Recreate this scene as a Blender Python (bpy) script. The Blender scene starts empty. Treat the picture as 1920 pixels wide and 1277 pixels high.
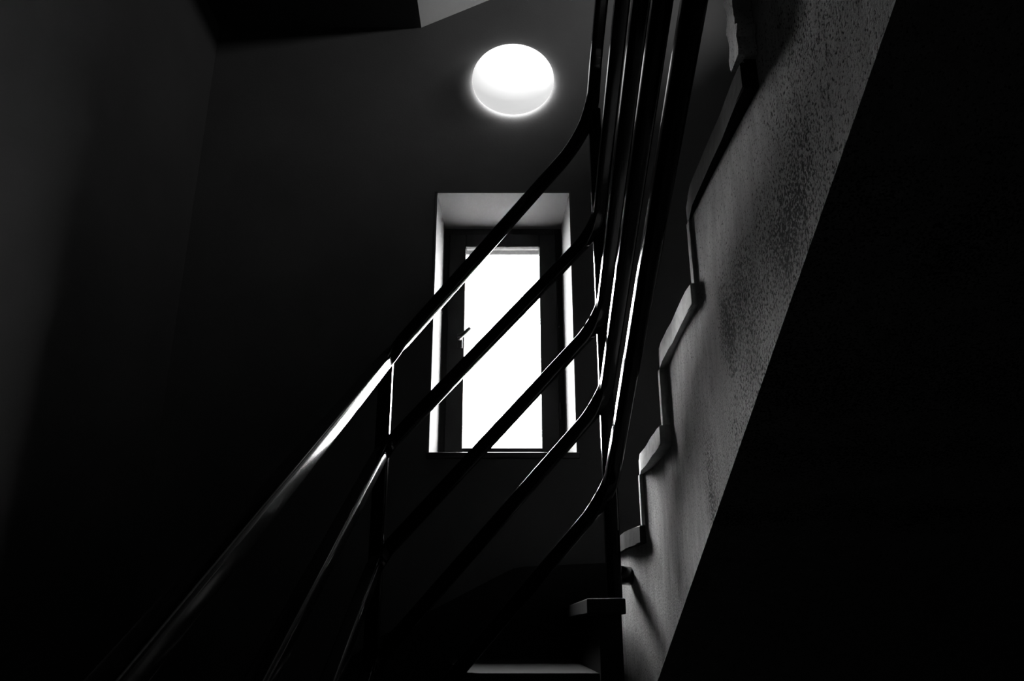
import bpy, bmesh, math, random
from mathutils import Vector, Matrix
random.seed(7)
scn = bpy.context.scene
C = scn.collection
H = 1.55            # eye height above the hall floor; all z below are written relative to the eye

# ------------------------------------------------------------------ camera
cam = bpy.data.cameras.new('camera')
cam.sensor_width = 36.0
cam.lens = 1510 / 1920 * 36.0
cam.shift_x = 8 / 1920
cam.clip_start = 0.02
camo = bpy.data.objects.new('camera', cam); C.objects.link(camo)
camo.location = (0, 0, H)
camo.rotation_euler = (math.radians(90 + 19.7), 0, 0)
scn.camera = camo

# ------------------------------------------------------------------ sky and exposure
SKY = 105.0
world = bpy.data.worlds.new('overcast_sky'); scn.world = world
world.use_nodes = True
bg = world.node_tree.nodes['Background']
bg.inputs['Color'].default_value = (1, 1, 1, 1)
bg.inputs['Strength'].default_value = SKY
vs = scn.view_settings
vs.view_transform = 'Standard'; vs.look = 'None'; vs.gamma = 1.0
vs.use_curve_mapping = False
vs.exposure = 0.0
scn.cycles.max_bounces = 6
scn.cycles.diffuse_bounces = 3
scn.cycles.sample_clamp_indirect = 6.0

def portal(name, loc, rot, sx, sy):
    l = bpy.data.lights.new(name, 'AREA'); l.shape = 'RECTANGLE'; l.size = sx; l.size_y = sy
    l.cycles.is_portal = True
    o = bpy.data.objects.new(name, l); C.objects.link(o)
    o.location = (loc[0], loc[1], loc[2] + H); o.rotation_euler = rot
    o['kind'] = 'helper'

# ------------------------------------------------------------------ materials
def mat(name, col, rough=0.8, spec=0.3, metal=0.0):
    m = bpy.data.materials.new(name); m.use_nodes = True
    b = m.node_tree.nodes['Principled BSDF']
    c = col if isinstance(col, tuple) else (col, col, col)
    b.inputs['Base Color'].default_value = (*c, 1)
    b.inputs['Roughness'].default_value = rough
    b.inputs['Specular IOR Level'].default_value = spec
    b.inputs['Metallic'].default_value = metal
    return m

def nd(m, t, **kw):
    n = m.node_tree.nodes.new(t)
    for k, v in kw.items():
        if k in n.inputs: n.inputs[k].default_value = v
        else: setattr(n, k, v)
    return n

def link(m, a, b): m.node_tree.links.new(a, b)

def mottled(name, lo, hi, scale=6.0, stretch=(1, 1, 1), rough=0.85, spec=0.2, bump=0.15, bscale=120.0, bdist=0.003):
    """paint with soft mottling and a fine relief, in world-space (objects are unrotated and unscaled)"""
    m = mat(name, hi, rough, spec)
    b = m.node_tree.nodes['Principled BSDF']
    g = nd(m, 'ShaderNodeNewGeometry')
    mp = nd(m, 'ShaderNodeMapping'); mp.inputs['Scale'].default_value = stretch
    link(m, g.outputs['Position'], mp.inputs['Vector'])
    n = nd(m, 'ShaderNodeTexNoise', Scale=scale, Detail=6.0, Roughness=0.62)
    link(m, mp.outputs[0], n.inputs['Vector'])
    r = nd(m, 'ShaderNodeValToRGB')
    r.color_ramp.elements[0].position = 0.3; r.color_ramp.elements[0].color = (lo, lo, lo, 1)
    r.color_ramp.elements[1].position = 0.7; r.color_ramp.elements[1].color = (hi, hi, hi, 1)
    link(m, n.outputs['Fac'], r.inputs['Fac'])
    link(m, r.outputs[0], b.inputs['Base Color'])
    n2 = nd(m, 'ShaderNodeTexNoise', Scale=bscale, Detail=3.0)
    link(m, mp.outputs[0], n2.inputs['Vector'])
    bp = nd(m, 'ShaderNodeBump', Strength=bump, Distance=bdist)
    link(m, n2.outputs['Fac'], bp.inputs['Height'])
    link(m, bp.outputs[0], b.inputs['Normal'])
    return m

M = {}
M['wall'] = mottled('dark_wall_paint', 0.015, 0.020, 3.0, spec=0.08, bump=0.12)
M['wallback'] = mottled('wall_paint_lit', 0.044, 0.056, 3.0, spec=0.08, bump=0.12)  # lighter than the side walls to make up for missing light
M['ceiling'] = mottled('ceiling_paint_lit', 0.24, 0.28, 3.0, bump=0.12)  # slope lightened in place of side light; flat ceiling keeps the wall paint
M['reveal'] = mottled('pale_reveal_paint', 0.058, 0.064, 8.0, bump=0.10)
M['sillpaint'] = mat('sill_paint', 0.012, 0.3, 0.5)
M['floor'] = mottled('dark_floor', 0.010, 0.016, 5.0)
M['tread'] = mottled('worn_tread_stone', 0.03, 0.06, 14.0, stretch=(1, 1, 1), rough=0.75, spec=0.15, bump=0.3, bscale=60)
M['treadlit'] = mottled('tread_stone_lit', 0.60, 0.92, 30.0, rough=0.7, bump=0.35, bscale=80)  # same treads in a light tone, brightness of the lit ends painted in
M['treadshade'] = mottled('tread_stone_shaded', 0.006, 0.012, 16.0, rough=0.8, spec=0.1, bump=0.3, bscale=60)  # same treads in a dark tone, shade painted into the colour
M['string'] = mat('black_string_paint', 0.006, 0.7, 0.15)
M['darkwood'] = mottled('dark_window_wood', 0.022, 0.028, 10.0, stretch=(4, 4, 1), rough=0.85, spec=0.0, bump=0.2)
M['steel'] = mat('black_gloss_paint', 0.002, 0.135, 0.09)
M['handle'] = mat('dark_handle_metal', 0.01, 0.5, 0.3)
M['shutter'] = mottled('grey_shutter_metal', 0.30, 0.42, 60.0, rough=0.6, bump=0.2)
M['ground'] = mottled('bounce_ground_outside', 0.80, 0.90, 1.5)
M['outer'] = mat('outer_render', 0.5, 0.9)

# rough weathered plaster on the open side of the upper flight
def plaster():
    m = mat('weathered_plaster', 0.5, 0.9, 0.15)
    b = m.node_tree.nodes['Principled BSDF']
    g = nd(m, 'ShaderNodeNewGeometry')
    mp = nd(m, 'ShaderNodeMapping'); mp.inputs['Scale'].default_value = (1, 1.0, 0.28)
    link(m, g.outputs['Position'], mp.inputs['Vector'])
    # vertical streaks
    st = nd(m, 'ShaderNodeTexNoise', Scale=40.0, Detail=8.0, Roughness=0.72)
    link(m, mp.outputs[0], st.inputs['Vector'])
    r1 = nd(m, 'ShaderNodeValToRGB')
    e = r1.color_ramp.elements
    e[0].position = 0.30; e[0].color = (0.55, 0.55, 0.55, 1)
    e[1].position = 0.68; e[1].color = (0.9, 0.9, 0.9, 1)
    link(m, st.outputs['Fac'], r1.inputs['Fac'])
    # fine specks
    sp = nd(m, 'ShaderNodeTexNoise', Scale=300.0, Detail=3.0, Roughness=0.6)
    mp2 = nd(m, 'ShaderNodeMapping'); mp2.inputs['Scale'].default_value = (1, 1.0, 0.7)
    link(m, g.outputs['Position'], mp2.inputs['Vector'])
    link(m, mp2.outputs[0], sp.inputs['Vector'])
    # where the render is worn through: patches on the wall (centre y, z, half sizes)
    total = None
    patches = [(1.185, 0.43, 0.055, 0.085, 1.0), (1.09, 0.45, 0.11, 0.10, 0.75), (0.92, 0.50, 0.12, 0.10, 0.9), (0.86, 0.56, 0.10, 0.10, 0.6),
               (1.36, 0.235, 0.05, 0.10, 0.8), (1.21, 0.235, 0.06, 0.10, 0.5), (1.08, 0.34, 0.14, 0.10, 0.55), (0.80, 0.66, 0.16, 0.13, 0.4)]
    wob = nd(m, 'ShaderNodeTexNoise', Scale=9.0, Detail=5.0)
    link(m, mp.outputs[0], wob.inputs['Vector'])
    off = nd(m, 'ShaderNodeVectorMath', operation='SCALE'); off.inputs['Scale'].default_value = 0.16
    sub = nd(m, 'ShaderNodeVectorMath', operation='SUBTRACT'); sub.inputs[1].default_value = (0.5, 0.5, 0.5)
    link(m, wob.outputs['Color'], sub.inputs[0]); link(m, sub.outputs[0], off.inputs[0])
    add = nd(m, 'ShaderNodeVectorMath', operation='ADD')
    link(m, g.outputs['Position'], add.inputs[0]); link(m, off.outputs[0], add.inputs[1])
    for (py, pz, sy, sz, w) in patches:
        q = nd(m, 'ShaderNodeVectorMath', operation='SUBTRACT'); q.inputs[1].default_value = (0.35, py * .95, pz * .95 + H)
        link(m, add.outputs[0], q.inputs[0])
        q2 = nd(m, 'ShaderNodeVectorMath', operation='MULTIPLY'); q2.inputs[1].default_value = (0.0, 1 / sy, 1 / sz)
        link(m, q.outputs[0], q2.inputs[0])
        ln = nd(m, 'ShaderNodeVectorMath', operation='LENGTH'); link(m, q2.outputs[0], ln.inputs[0])
        mr = nd(m, 'ShaderNodeMapRange'); mr.inputs['From Min'].default_value = 1.35; mr.inputs['From Max'].default_value = 0.2
        mr.inputs['To Min'].default_value = 0.0; mr.inputs['To Max'].default_value = w
        link(m, ln.outputs['Value'], mr.inputs['Value'])
        if total is None: total = mr.outputs[0]
        else:
            mx = nd(m, 'ShaderNodeMath', operation='MAXIMUM')
            link(m, total, mx.inputs[0]); link(m, mr.outputs[0], mx.inputs[1]); total = mx.outputs[0]
    # speck threshold lowered inside the patches
    th = nd(m, 'ShaderNodeMath', operation='MULTIPLY_ADD'); th.inputs[1].default_value = 0.21; th.inputs[2].default_value = -0.03
    link(m, total, th.inputs[0])
    sm = nd(m, 'ShaderNodeMath', operation='ADD'); link(m, sp.outputs['Fac'], sm.inputs[0]); link(m, th.outputs[0], sm.inputs[1])
    r2 = nd(m, 'ShaderNodeValToRGB')
    e = r2.color_ramp.elements
    e[0].position = 0.55; e[0].color = (1, 1, 1, 1)
    e[1].position = 0.66; e[1].color = (0.1, 0.1, 0.1, 1)
    link(m, sm.outputs[0], r2.inputs['Fac'])
    mul = nd(m, 'ShaderNodeMix', data_type='RGBA', blend_type='MULTIPLY'); mul.inputs['Factor'].default_value = 1.0
    link(m, r1.outputs[0], mul.inputs['A']); link(m, r2.outputs[0], mul.inputs['B'])
    link(m, mul.outputs['Result'], b.inputs['Base Color'])
    hs = nd(m, 'ShaderNodeMath', operation='MULTIPLY_ADD'); hs.inputs[1].default_value = -0.7
    link(m, sm.outputs[0], hs.inputs[0]); link(m, st.outputs['Fac'], hs.inputs[2])
    bp = nd(m, 'ShaderNodeBump', Strength=0.55, Distance=0.006)
    link(m, hs.outputs[0], bp.inputs['Height']); link(m, bp.outputs[0], b.inputs['Normal'])
    return m
M['plaster'] = plaster()

def glass():
    m = bpy.data.materials.new('window_glass'); m.use_nodes = True
    nt = m.node_tree; nt.nodes.remove(nt.nodes['Principled BSDF'])
    t = nd(m, 'ShaderNodeBsdfTransparent'); t.inputs['Color'].default_value = (0.97, 0.97, 0.97, 1)
    gl = nd(m, 'ShaderNodeBsdfGlossy', Roughness=0.02)
    mx = nd(m, 'ShaderNodeMixShader'); mx.inputs['Fac'].default_value = 0.04
    link(m, t.outputs[0], mx.inputs[1]); link(m, gl.outputs[0], mx.inputs[2])
    link(m, mx.outputs[0], nt.nodes['Material Output'].inputs['Surface'])
    return m
M['glass'] = glass()

# ------------------------------------------------------------------ mesh helpers (z relative to the eye)
def finish(name, bm, m, parent=None, origin=None, smooth=False):
    vs_ = [v.co for v in bm.verts]
    lo = Vector((min(v[i] for v in vs_) for i in range(3))); hi = Vector((max(v[i] for v in vs_) for i in range(3)))
    org = Vector(origin) if origin is not None else Vector(((lo.x + hi.x) / 2, (lo.y + hi.y) / 2, lo.z))
    bmesh.ops.translate(bm, verts=bm.verts, vec=-org)
    bmesh.ops.recalc_face_normals(bm, faces=bm.faces)
    me = bpy.data.meshes.new(name); bm.to_mesh(me); bm.free()
    if smooth:
        for p in me.polygons: p.use_smooth = True
    me.materials.append(M[m] if isinstance(m, str) else m)
    o = bpy.data.objects.new(name, me); C.objects.link(o)
    w = org + Vector((0, 0, H))
    if parent is not None:
        o.parent = parent
        p = parent; base = Vector((0, 0, 0))
        while p is not None: base += p.location; p = p.parent
        w = w - base
    o.location = w
    return o

def add_box(bm, x0, x1, y0, y1, z0, z1, bev=0.0):
    r = bmesh.ops.create_cube(bm, size=1.0)
    for v in r['verts']:
        v.co = Vector(((x0 + x1) / 2 + v.co.x * (x1 - x0), (y0 + y1) / 2 + v.co.y * (y1 - y0), (z0 + z1) / 2 + v.co.z * (z1 - z0)))
    if bev > 0:
        es = list({e for v in r['verts'] for e in v.link_edges})
        bmesh.ops.bevel(bm, geom=es, offset=bev, segments=2, affect='EDGES', profile=0.5)

def box(name, x0, x1, y0, y1, z0, z1, m, parent=None, bev=0.0):
    bm = bmesh.new(); add_box(bm, x0, x1, y0, y1, z0, z1, bev)
    return finish(name, bm, m, parent)

def prism(bm, pts, a, b, axis):
    """extrude polygon pts along axis (0=x: pts are (y,z); 1=y: (x,z); 2=z: (x,y)) from a to b"""
    def mk(p, t):
        if axis == 0: return (t, p[0], p[1])
        if axis == 1: return (p[0], t, p[1])
        return (p[0], p[1], t)
    va = [bm.verts.new(mk(p, a)) for p in pts]; vb = [bm.verts.new(mk(p, b)) for p in pts]
    n = len(pts)
    bm.faces.new(va); bm.faces.new(vb)
    for i in range(n): bm.faces.new((va[i], va[(i + 1) % n], vb[(i + 1) % n], vb[i]))
    return va + vb

def prism_obj(name, pts, a, b, axis, m, parent=None, bev=0.0):
    bm = bmesh.new(); prism(bm, pts, a, b, axis)
    if bev > 0: bmesh.ops.bevel(bm, geom=list(bm.edges), offset=bev, segments=2, affect='EDGES', profile=0.5)
    return finish(name, bm, m, parent)

def fillet(pts, rad, seg=10):
    P = [Vector(p) for p in pts]; out = [P[0]]
    for i in range(1, len(P) - 1):
        a, b, c = P[i - 1], P[i], P[i + 1]
        r = rad[i] if isinstance(rad, (list, tuple)) else rad
        d1 = (a - b); d2 = (c - b)
        l = min(r, d1.length * 0.48, d2.length * 0.48)
        p0 = b + d1.normalized() * l; p1 = b + d2.normalized() * l
        for k in range(seg + 1):
            t = k / seg
            out.append(p0 * (1 - t) ** 2 + b * 2 * t * (1 - t) + p1 * t * t)
    out.append(P[-1])
    return out

def tube(bm, path, r, n=20):
    path = [Vector(p) for p in path]
    tang = []
    for i in range(len(path)):
        a = path[max(i - 1, 0)]; b = path[min(i + 1, len(path) - 1)]
        tang.append((b - a).normalized())
    up = Vector((0, 0, 1)) if abs(tang[0].z) < 0.9 else Vector((0, 1, 0))
    u = tang[0].cross(up).normalized()
    rings = []
    for i, p in enumerate(path):
        u = (u - tang[i] * u.dot(tang[i])).normalized(); v = tang[i].cross(u)
        rings.append([bm.verts.new(p + (u * math.cos(2 * math.pi * k / n) + v * math.sin(2 * math.pi * k / n)) * r) for k in range(n)])
    for a, b in zip(rings, rings[1:]):
        for k in range(n): bm.faces.new((a[k], a[(k + 1) % n], b[(k + 1) % n], b[k]))
    bm.faces.new(rings[0]); bm.faces.new(list(reversed(rings[-1])))

def bar(bm, path, s, rc=0.0075, side=None):
    """square hollow section with rounded corners swept along a path, kept level (no roll)"""
    path = [Vector(p) for p in path]
    prof = []
    h = s / 2
    for (cx, cy, a0) in ((1, 1, 0), (-1, 1, 90), (-1, -1, 180), (1, -1, 270)):
        for k in range(6):
            a = math.radians(a0 + 18 * k)
            prof.append((cx * (h - rc) + rc * math.cos(a), cy * (h - rc) + rc * math.sin(a)))
    rings = []
    for i, p in enumerate(path):
        a = path[max(i - 1, 0)]; b = path[min(i + 1, len(path) - 1)]
        t = (b - a).normalized()
        u = Vector(side) if side is not None else t.cross(Vector((0, 0, 1))).normalized()
        v = u.cross(t).normalized()
        rings.append([bm.verts.new(p + u * x + v * y) for (x, y) in prof])
    n = len(prof)
    for a, b in zip(rings, rings[1:]):
        for k in range(n): bm.faces.new((a[k], a[(k + 1) % n], b[(k + 1) % n], b[k]))
    bm.faces.new(rings[0]); bm.faces.new(list(reversed(rings[-1])))

def bar_obj(name, path, s, m, parent, side=None):
    bm = bmesh.new(); bar(bm, path, s, side=side)
    o = finish(name, bm, m, parent, smooth=True)
    bm = bmesh.new(); bm.from_mesh(o.data)
    for e in bm.edges:
        if len(e.link_faces) == 2 and e.calc_face_angle() > math.radians(50): e.smooth = False
    bm.to_mesh(o.data); bm.free()
    return o

def tube_obj(name, path, r, m, parent, n=20):
    bm = bmesh.new(); tube(bm, path, r, n)
    o = finish(name, bm, m, parent, smooth=True)
    return o

def empty(name, loc, label, cat, group=None, kind=None):
    o = bpy.data.objects.new(name, None); C.objects.link(o)
    o.location = (loc[0], loc[1], loc[2] + H); o.empty_display_size = 0.1
    if label: o['label'] = label
    if cat: o['category'] = cat
    if group: o['group'] = group
    if kind: o['kind'] = kind
    return o

def struct(o, label=None):
    o['kind'] = 'structure'
    if label: o['label'] = label
    return o

# ------------------------------------------------------------------ the shell of the stairwell
XL, XR, YB, YF = -1.28, 1.28, 2.90, -1.60
ZF, ZT = -H, 2.515
WT = 0.42
WX0, WX1, WZ0, WZ1 = -0.293, 0.257, 0.603, 1.684      # opening of the window in the far wall
CX = -0.384; CS = 0.51                                # where the ceiling starts to slope, and how steeply
ZR = ZT + CS * (XR - CX)

bm = bmesh.new()
add_box(bm, XL - .3, WX0, YB, YB + WT, ZF - .3, ZR + .4)
add_box(bm, WX1, XR + .3, YB, YB + WT, ZF - .3, ZR + .4)
add_box(bm, WX0, WX1, YB, YB + WT, ZF - .3, WZ0 - 0.022)
add_box(bm, WX0, WX1, YB, YB + WT, WZ1, ZR + .4)
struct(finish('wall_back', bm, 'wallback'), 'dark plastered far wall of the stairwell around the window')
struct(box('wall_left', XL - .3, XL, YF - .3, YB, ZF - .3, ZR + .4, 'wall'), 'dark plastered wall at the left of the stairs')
# right wall, with an opening added for light on the sloping ceiling
UY0, UY1, UZ0, UZ1 = 1.75, 2.45, 2.62, 2.91
bm = bmesh.new()
add_box(bm, XR, XR + .3, YF - .3, UY0, ZF - .3, ZR + .4)
add_box(bm, XR, XR + .3, UY1, YB, ZF - .3, ZR + .4)
add_box(bm, XR, XR + .3, UY0, UY1, ZF - .3, UZ0)
add_box(bm, XR, XR + .3, UY0, UY1, UZ1, ZR + .4)
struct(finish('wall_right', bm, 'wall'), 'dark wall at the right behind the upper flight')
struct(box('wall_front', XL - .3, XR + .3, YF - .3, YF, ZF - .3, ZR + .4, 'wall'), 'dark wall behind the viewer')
struct(box('floor', XL, XR, YF, YB, ZF - .3, ZF, 'floor'), 'dark hall floor')
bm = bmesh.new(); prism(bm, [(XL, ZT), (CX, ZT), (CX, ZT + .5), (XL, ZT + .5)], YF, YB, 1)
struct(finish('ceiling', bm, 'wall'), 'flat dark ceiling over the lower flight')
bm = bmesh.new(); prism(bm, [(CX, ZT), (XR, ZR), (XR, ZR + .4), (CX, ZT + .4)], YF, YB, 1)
struct(finish('ceiling_slope', bm, 'ceiling'), 'sloping ceiling above the lamp, lightened in place of side light')
struct(box('ground', -40, 40, YB + WT + .05, 60, -6.2, -6.0, 'ground'), 'unseen pale ground outside, set low to bounce light into the window')  # height and pale tone set to bounce light onto the reveal head

# ------------------------------------------------------------------ window in the far wall
FY = 3.20
w1 = empty('window_1', (0, YB, WZ0), 'narrow window with dark wooden frame and white reveal', None, kind='structure')
def reveal(name, pts, a, b, axis):
    return prism_obj(name, pts, a, b, axis, 'reveal', w1, 0.0)
t = 0.006
bm = bmesh.new(); prism(bm, [(WX0 - .001, YB - .002), (WX0 + t, YB - .002), (WX0 + t + .010, FY), (WX0 - .001, FY)], WZ0, WZ1 + .001, 2)
finish('reveal_jamb', bm, 'reveal', w1)
bm = bmesh.new(); prism(bm, [(WX1 + .001, YB - .002), (WX1 - t, YB - .002), (WX1 - t - .016, FY), (WX1 + .001, FY)], WZ0, WZ1 + .001, 2)
finish('reveal_jamb', bm, 'reveal', w1)
bm = bmesh.new(); prism(bm, [(YB - .002, WZ1 + .001), (YB - .002, WZ1 - t), (FY, WZ1 - t - .008), (FY, WZ1 + .001)], WX0, WX1, 0)
finish('reveal_head', bm, 'reveal', w1)
sill = box('window_sill', WX0 - .003, WX1 + .005, YB - .016, FY + .02, WZ0 - .022, WZ0, 'sillpaint', w1, 0.003)
# fixed frame, then the sash with its pane
fx0, fx1, fz0, fz1 = WX0 + .004, WX1 - .012, WZ0, WZ1 - .010
fw = 0.045
for nm, a in (('frame_stile', (fx0, fx0 + fw, fz0, fz1)), ('frame_stile', (fx1 - fw, fx1, fz0, fz1)), ('frame_rail', (fx0 + fw, fx1 - fw, fz1 - fw, fz1)), ('frame_rail', (fx0 + fw, fx1 - fw, fz0, fz0 + .03))):
    box(nm, a[0], a[1], FY, FY + .05, a[2], a[3], 'darkwood', w1, 0.003)
GX0, GX1, GZ0, GZ1 = -0.184, 0.138, 0.684, 1.578
sx0, sx1, sz0, sz1 = fx0 + fw - .012, fx1 - fw + .012, fz0 + .025, fz1 - fw + .012
for nm, a in (('sash_stile', (sx0, GX0, sz0, sz1)), ('sash_stile', (GX1, sx1, sz0, sz1)), ('sash_rail', (GX0, GX1, GZ1, sz1)), ('sash_rail', (GX0, GX1, sz0, GZ0))):
    box(nm, a[0], a[1], FY - .012, FY + .026, a[2], a[3], 'darkwood', w1, 0.004)
box('window_pane', GX0 - .004, GX1 + .004, FY + .004, FY + .010, GZ0 - .004, GZ1 + .004, 'glass', w1)
# handle: backplate, neck and lever
hp = box('handle', -0.212, -0.190, FY - .020, FY - .012, 1.105, 1.170, 'handle', w1, 0.003)
tube_obj('neck', [(-0.201, FY - .018, 1.143), (-0.201, FY - .055, 1.143)], 0.007, 'handle', hp, 12)
tube_obj('lever', fillet([(-0.207, FY - .050, 1.138), (-0.190, FY - .052, 1.150), (-0.157, FY - .052, 1.183)], 0.012, 6), 0.0090, 'handle', hp, 12)
for hz in (0.80, 1.45):
    tube_obj('hinge', [(sx1 + .003, FY - .014, hz), (sx1 + .003, FY - .014, hz + .07)], 0.007, 'darkwood', w1, 10)
portal('portal_far', (-0.02, YB + WT + .01, 1.14), (math.radians(-90), 0, 0), .56, 1.1)

# bottom of the roller shutter outside the pane
sh = empty('roller_shutter', (0, 3.31, 1.62), 'grey roller shutter end just showing at the top of the window pane', 'shutter')
box('bottom_bar', WX0 + .02, WX1 - .02, 3.302, 3.318, 1.594, 1.660, 'shutter', sh, 0.003)
for k in range(2):
    box('slat', WX0 + .02, WX1 - .02, 3.305, 3.315, 1.663 + .05 * k, 1.710 + .05 * k, 'shutter', sh, 0.002) if k == 0 else None

# unseen window added in the right wall to light the sloping ceiling
w2 = empty('added_window', (XR, (UY0 + UY1) / 2, UZ0), 'small unseen window added high in the right wall for light', None, kind='structure')
for nm, a in (('frame_stile', (UY0, UY0 + .05, UZ0, UZ1)), ('frame_stile', (UY1 - .05, UY1, UZ0, UZ1)), ('frame_rail', (UY0 + .05, UY1 - .05, UZ0, UZ0 + .05)), ('frame_rail', (UY0 + .05, UY1 - .05, UZ1 - .05, UZ1))):
    box(nm, XR + .16, XR + .22, a[0], a[1], a[2], a[3], 'darkwood', w2, 0.003)
box('window_pane', XR + .185, XR + .191, UY0 + .046, UY1 - .046, UZ0 + .046, UZ1 - .046, 'glass', w2)
portal('portal_side', (XR + .31, (UY0 + UY1) / 2, (UZ0 + UZ1) / 2), (0, math.radians(90), 0), UZ1 - UZ0, UY1 - UY0)

# ------------------------------------------------------------------ the staircase
RISE = 0.166
def tz(k): return -0.097 + RISE * k
st = empty('staircase', (0, 2.05, ZF), 'plastered winding staircase with worn treads rising past the window', 'staircase')
TX = 0.32          # open ends of treads and risers
TT = 0.042         # tread thickness
RT = 0.022
nos = {2: 2.455, 3: 2.012, 4: 1.675, 5: 1.318, 6: 0.945, 7: 0.580, 8: 0.215, 9: -0.150, 10: -0.515}
def ris(k): return nos[k] - 0.012
def lerp_table(tab, y):
    for (a, xa), (b, xb) in zip(tab, tab[1:]):
        if y <= b:
            t = min(max((y - a) / (b - a), 0), 1); t = t * t * (3 - 2 * t)
            return xa + (xb - xa) * t
    return tab[-1][1]
# open side bent toward and away from the window; shading put into the shape
BULGE = [(-0.6, 0.352), (0.55, 0.352), (1.28, 0.329), (1.36, 0.329), (1.76, 0.343), (1.84, 0.343), (2.20, 0.309), (2.5, 0.285)]
def face_x(y): return lerp_table(BULGE, y)
XRs = XR - .002; YBs = YB - .002; XLs = XL + .002
for k in range(2, 10):
    y0 = nos[k]; y1 = ris(k + 1) - RT
    zt = tz(k)
    # tread with an open end whose outline is slightly worn
    n = 10; pts = [(XRs, y0), (XRs, y1)]
    for i in range(n + 1):
        y = y1 + (y0 - y1) * i / n
        tt_ = i / n
        x = TX + 0.0006 * math.sin(9 * tt_ + k) + random.uniform(-.001, .001)
        if k == 2: x = min(x, max(face_x(y) - .014, .300))
        if k in (3, 4): x += -0.003 + 0.006 * tt_  # ends turned slightly toward the window to catch more light
        if i == n: x += 0.008
        if i == n - 1: x += 0.003
        pts.append((x, y))
    bm = bmesh.new(); prism(bm, pts, zt - TT, zt, 2)
    bmesh.ops.bevel(bm, geom=list(bm.edges), offset=0.0025, segments=1, affect='EDGES')
    finish('tread', bm, 'tread' if k == 2 else 'treadlit' if k < 5 else 'treadshade', st)
    if k > 2 or True:
        z0 = tz(k - 1)
        bm = bmesh.new(); add_box(bm, TX + .004 if k > 2 else 0.300, XRs, ris(k) - RT, ris(k), z0, zt - TT, 0.002)
        finish('riser', bm, 'tread' if k == 2 else 'treadlit' if k < 6 else 'treadshade', st)
SS = -0.445
def soff(y):        # underside of the flight, kept in one raking plane as the side swells
    return face_x(y) * 2.2613 - 0.4447 * y
cols = []
for k in range(2, 10):
    ya, yb = ris(k) - RT, ris(k + 1) - RT
    n = 22
    for i in range(n + 1): cols.append((ya + (yb - ya) * i / n, tz(k) - TT))
bm = bmesh.new(); V = []
for (y, zt) in cols:
    zs = soff(y); x = face_x(y)
    V.append((bm.verts.new((x, y, zs)), bm.verts.new((x, y, zt)), bm.verts.new((XRs, y, zt)), bm.verts.new((XRs, y, zs))))
for a, b in zip(V, V[1:]):
    step = abs(a[0].co.y - b[0].co.y) < 1e-6
    if step: bm.faces.new((a[1], b[1], b[2], a[2])); continue
    for i in range(4): bm.faces.new((a[i], a[(i + 1) % 4], b[(i + 1) % 4], b[i]))
bm.faces.new(V[0]); bm.faces.new(V[-1])
bmesh.ops.remove_doubles(bm, verts=bm.verts, dist=1e-6)
finish('flight_body', bm, 'plaster', st)
# upper landing at the head of the flight
struct(box('upper_floor', XL, XR, YF, nos[10] - .034, tz(10) - .24, tz(10), 'floor'), 'slab of the upper landing')
# ragged plaster left along the riser under the seventh tread
bm = bmesh.new()
n = 26; ring = []
zA, zB = tz(5) + .004, tz(6) + .03
yr = ris(6)
front = []; back = []
for i in range(n + 1):
    z = zA + (zB - zA) * i / n
    front.append((yr + .004 + .010 * (0.5 + 0.5 * math.sin(i * .9)) * random.uniform(.3, 1) - .012 * (i / n), z))
for i in range(n + 1):
    z = zB + (zA - zB) * i / n
    back.append((yr - .030 - .012 * random.uniform(0, 1), z))
prism(bm, front + back, TX - .006, TX + .02, 0)
finish('plaster_crust', bm, 'plaster', st)

# winding steps at the far wall: polygons in plan (x, y)
wind = {
    1: [(0.19, 2.03), (0.283, 2.03), (0.284, 2.15), (0.280, 2.36), (0.280, 2.43), (XRs, 2.43), (XRs, YBs), (0.19, YBs)],
    0: [(-0.11, 2.03), (0.215, 2.03), (0.215, YBs), (-0.20, YBs)],
    -1: [(-0.42, 2.03), (-0.085, 2.03), (-0.17, YBs), (-0.92, YBs)],
    -2: [(XLs, 2.05), (-0.395, 2.05), (-0.895, YBs), (XLs, YBs)],
}
for k, pl in wind.items():
    zt = tz(k)
    prism_obj('tread', pl, zt - .036, zt, 2, 'treadshade' if k < 1 else 'string', st, 0.003)
    body = []
    xf = min(p[0] for p in pl if p[1] < 2.1); xb = min(p[0] for p in pl if p[1] > 2.85)
    for (x, y) in pl:
        dx = .03 if (x > XLs and ((y < 2.1 and x == xf) or (y > 2.85 and x == xb))) else (-.008 if k == 1 and .25 < x < TX else 0)
        body.append((x + dx, y + (.025 if y < 2.1 else 0)))
    prism_obj('winder_body', body, ZF, zt - .036, 2, 'string', st)
# lower flight
ln = {-2: 2.05}
XLs = XL + .002
for i in range(1, 8): ln[-2 - i] = 2.05 - 0.30 * i
for k in range(-8, -2):
    y0, y1 = ln[k], ln[k + 1]
    zt = tz(k)
    box('tread', XLs, -0.380, y0 - .02, y1, zt - .036, zt, 'tread', st, 0.003)
    box('riser', XLs, -0.385, y0, y0 + .022, max(tz(k - 1), ZF), zt - .036, 'tread', st, 0.001)
body = [(ln[-8] + .022, ZF)]
for k in range(-8, -2):
    body += [(ln[k] + .022, tz(k) - .036), (ln[k + 1] + .022, tz(k) - .036)]
body += [(2.05 + .022, ZF)]
bm = bmesh.new(); prism(bm, body, XLs, -0.390, 0); finish('flight_body', bm, 'string', st)

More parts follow.
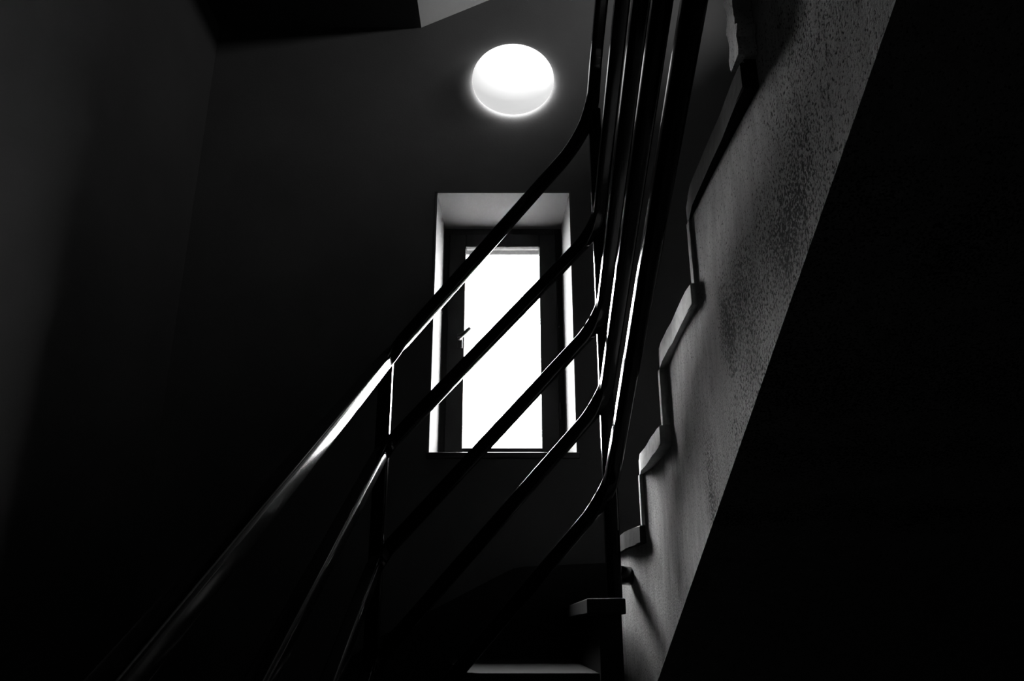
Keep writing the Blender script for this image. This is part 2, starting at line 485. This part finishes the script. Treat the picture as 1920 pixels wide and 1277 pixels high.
# dark raking skirting on the far wall, above the winders
bm = bmesh.new()
topl = [(XL, -0.50), (-0.62, -0.164), (-0.45, -0.036), (-0.22, 0.078), (-0.02, 0.178), (0.02, 0.196), (0.06, 0.203), (0.42, 0.218), (0.46, 0.30), (XR, 0.32)]
prism(bm, topl + [(XR, -0.7), (XL, -0.9)], YB - .018, YB - .0005, 1)
struct(finish('baseboard_back', bm, 'string'), 'black raking skirting along the far wall above the winders')

# ------------------------------------------------------------------ the railing: five bent tubes on two posts
PY = 2.05; X2 = -0.325; X1 = 0.260; R = 0.0345
z2 = [0.680, 0.428, 0.155, -0.085, -0.324]
z1 = [1.410, 1.075, 0.797, 0.571, 0.323]
rl = empty('stair_railing', (0, PY, tz(-1)), 'black tubular steel stair railing with five bars turning at the window', 'railing')
SB = 0.545; YE = 0.36; YU = -0.40
for i in range(5):
    b0 = (X2, YE, z2[i] - SB * (PY - YE))
    if i == 0:
        path = [b0, (X2, PY, z2[0]), (0.195, PY, 1.338), (0.252, PY - .015, 1.455), (X1, PY - .09, 1.553 + .324 * .09), (X1, YU, 1.553 + .324 * (PY - YU))]
        p = fillet(path, [0, .07, .07, .06, .06, 0])
    elif i == 4:
        p = fillet([(-0.245, PY, -0.236), (X1 - .003, PY, z1[i]), (X1, YU, z1[i] + .43 * (PY - YU))], [0, .09, 0])
    else:
        path = [b0, (X2, PY, z2[i]), (X1 - .003, PY, z1[i]), (X1, YU, z1[i] + .43 * (PY - YU))]
        p = fillet(path, [0, .06, .085, 0])
    bar_obj('handrail' if i == 0 else 'rail', p, R, 'steel', rl)
bar_obj('post', [(X2, PY + .004, tz(-1) + .001), (X2, PY + .004, z2[0] - .004)], .036, 'steel', rl, (1, 0, 0))
p1 = bar_obj('post', [(X1, PY + .004, tz(1) + .001), (X1, PY + .004, 1.47)], .036, 'steel', rl, (1, 0, 0))
bm = bmesh.new(); tube(bm, [(X1, PY + .004, 0.126), (face_x(PY + .08) - .002, PY + .08, 0.126)], 0.023, 16)
finish('bracket', bm, 'steel', p1, smooth=True)
bar_obj('post', [(X2, YE, ZF), (X2, YE, z2[0] - SB * (PY - YE) - .004)], .036, 'steel', rl, (1, 0, 0))
bar_obj('post', [(X1, YU, tz(9) - .02), (X1, YU, 1.553 + .324 * (PY - YU) - .004)], .036, 'steel', rl, (1, 0, 0))

# ------------------------------------------------------------------ round wall lamp above the window
def lamp():
    cx, cz = 0.023, 2.222
    e = empty('wall_lamp', (cx, YB, cz), 'round glowing opal wall lamp above the window', 'lamp')
    def lathe(prof, n=64):
        bm = bmesh.new(); rings = []
        for (r, d) in prof:
            if r < 1e-6: rings.append([bm.verts.new((cx, YB - d, cz))])
            else: rings.append([bm.verts.new((cx + r * math.cos(2 * math.pi * k / n), YB - d, cz + r * math.sin(2 * math.pi * k / n))) for k in range(n)])
        for a, b in zip(rings, rings[1:]):
            for k in range(n):
                if len(b) == 1: bm.faces.new((a[k], a[(k + 1) % n], b[0]))
                elif len(a) == 1: bm.faces.new((a[0], b[(k + 1) % n], b[k]))
                else: bm.faces.new((a[k], a[(k + 1) % n], b[(k + 1) % n], b[k]))
        return bm
    bm = lathe([(0, 0.0), (.155, 0.0), (.155, .010), (0, .010)])
    finish('base_plate', bm, mat('lamp_base_white', 0.6, 0.5), e, (cx, YB, cz), True)
    m = bpy.data.materials.new('opal_glass_lit'); m.use_nodes = True
    b = m.node_tree.nodes['Principled BSDF']
    b.inputs['Base Color'].default_value = (.3, .3, .3, 1); b.inputs['Roughness'].default_value = .4
    b.inputs['Emission Color'].default_value = (1, 1, 1, 1)
    tc = nd(m, 'ShaderNodeTexCoord')
    sub = nd(m, 'ShaderNodeVectorMath', operation='SUBTRACT'); sub.inputs[1].default_value = (0, -0.08, 0.055)
    link(m, tc.outputs['Object'], sub.inputs[0])
    ln_ = nd(m, 'ShaderNodeVectorMath', operation='LENGTH'); link(m, sub.outputs[0], ln_.inputs[0])
    mr = nd(m, 'ShaderNodeMapRange'); mr.inputs['From Min'].default_value = .03; mr.inputs['From Max'].default_value = .2
    mr.inputs['To Min'].default_value = 2.0; mr.inputs['To Max'].default_value = .66
    link(m, ln_.outputs['Value'], mr.inputs['Value']); link(m, mr.outputs[0], b.inputs['Emission Strength'])
    m2 = bpy.data.materials.new('halo_ring_glow'); m2.use_nodes = True
    b2 = m2.node_tree.nodes['Principled BSDF']; b2.inputs['Emission Color'].default_value = (1, 1, 1, 1); b2.inputs['Emission Strength'].default_value = 36.0
    bm = lathe([(.150, .012), (.172, .012), (.172, .014), (.150, .014)])  # glowing ring added behind the diffuser to throw the halo on the wall
    finish('halo_ring', bm, m2, e, (cx, YB, cz), True)
    prof = [(.168, .014), (.175, .016), (.176, .022)]
    for k in range(1, 13):
        a = k / 12 * math.pi / 2
        prof.append((.176 * math.cos(a) if k < 12 else 0, .022 + .075 * math.sin(a)))
    bm = lathe(prof)
    finish('diffuser', bm, m, e, (cx, YB, cz), True)
lamp()
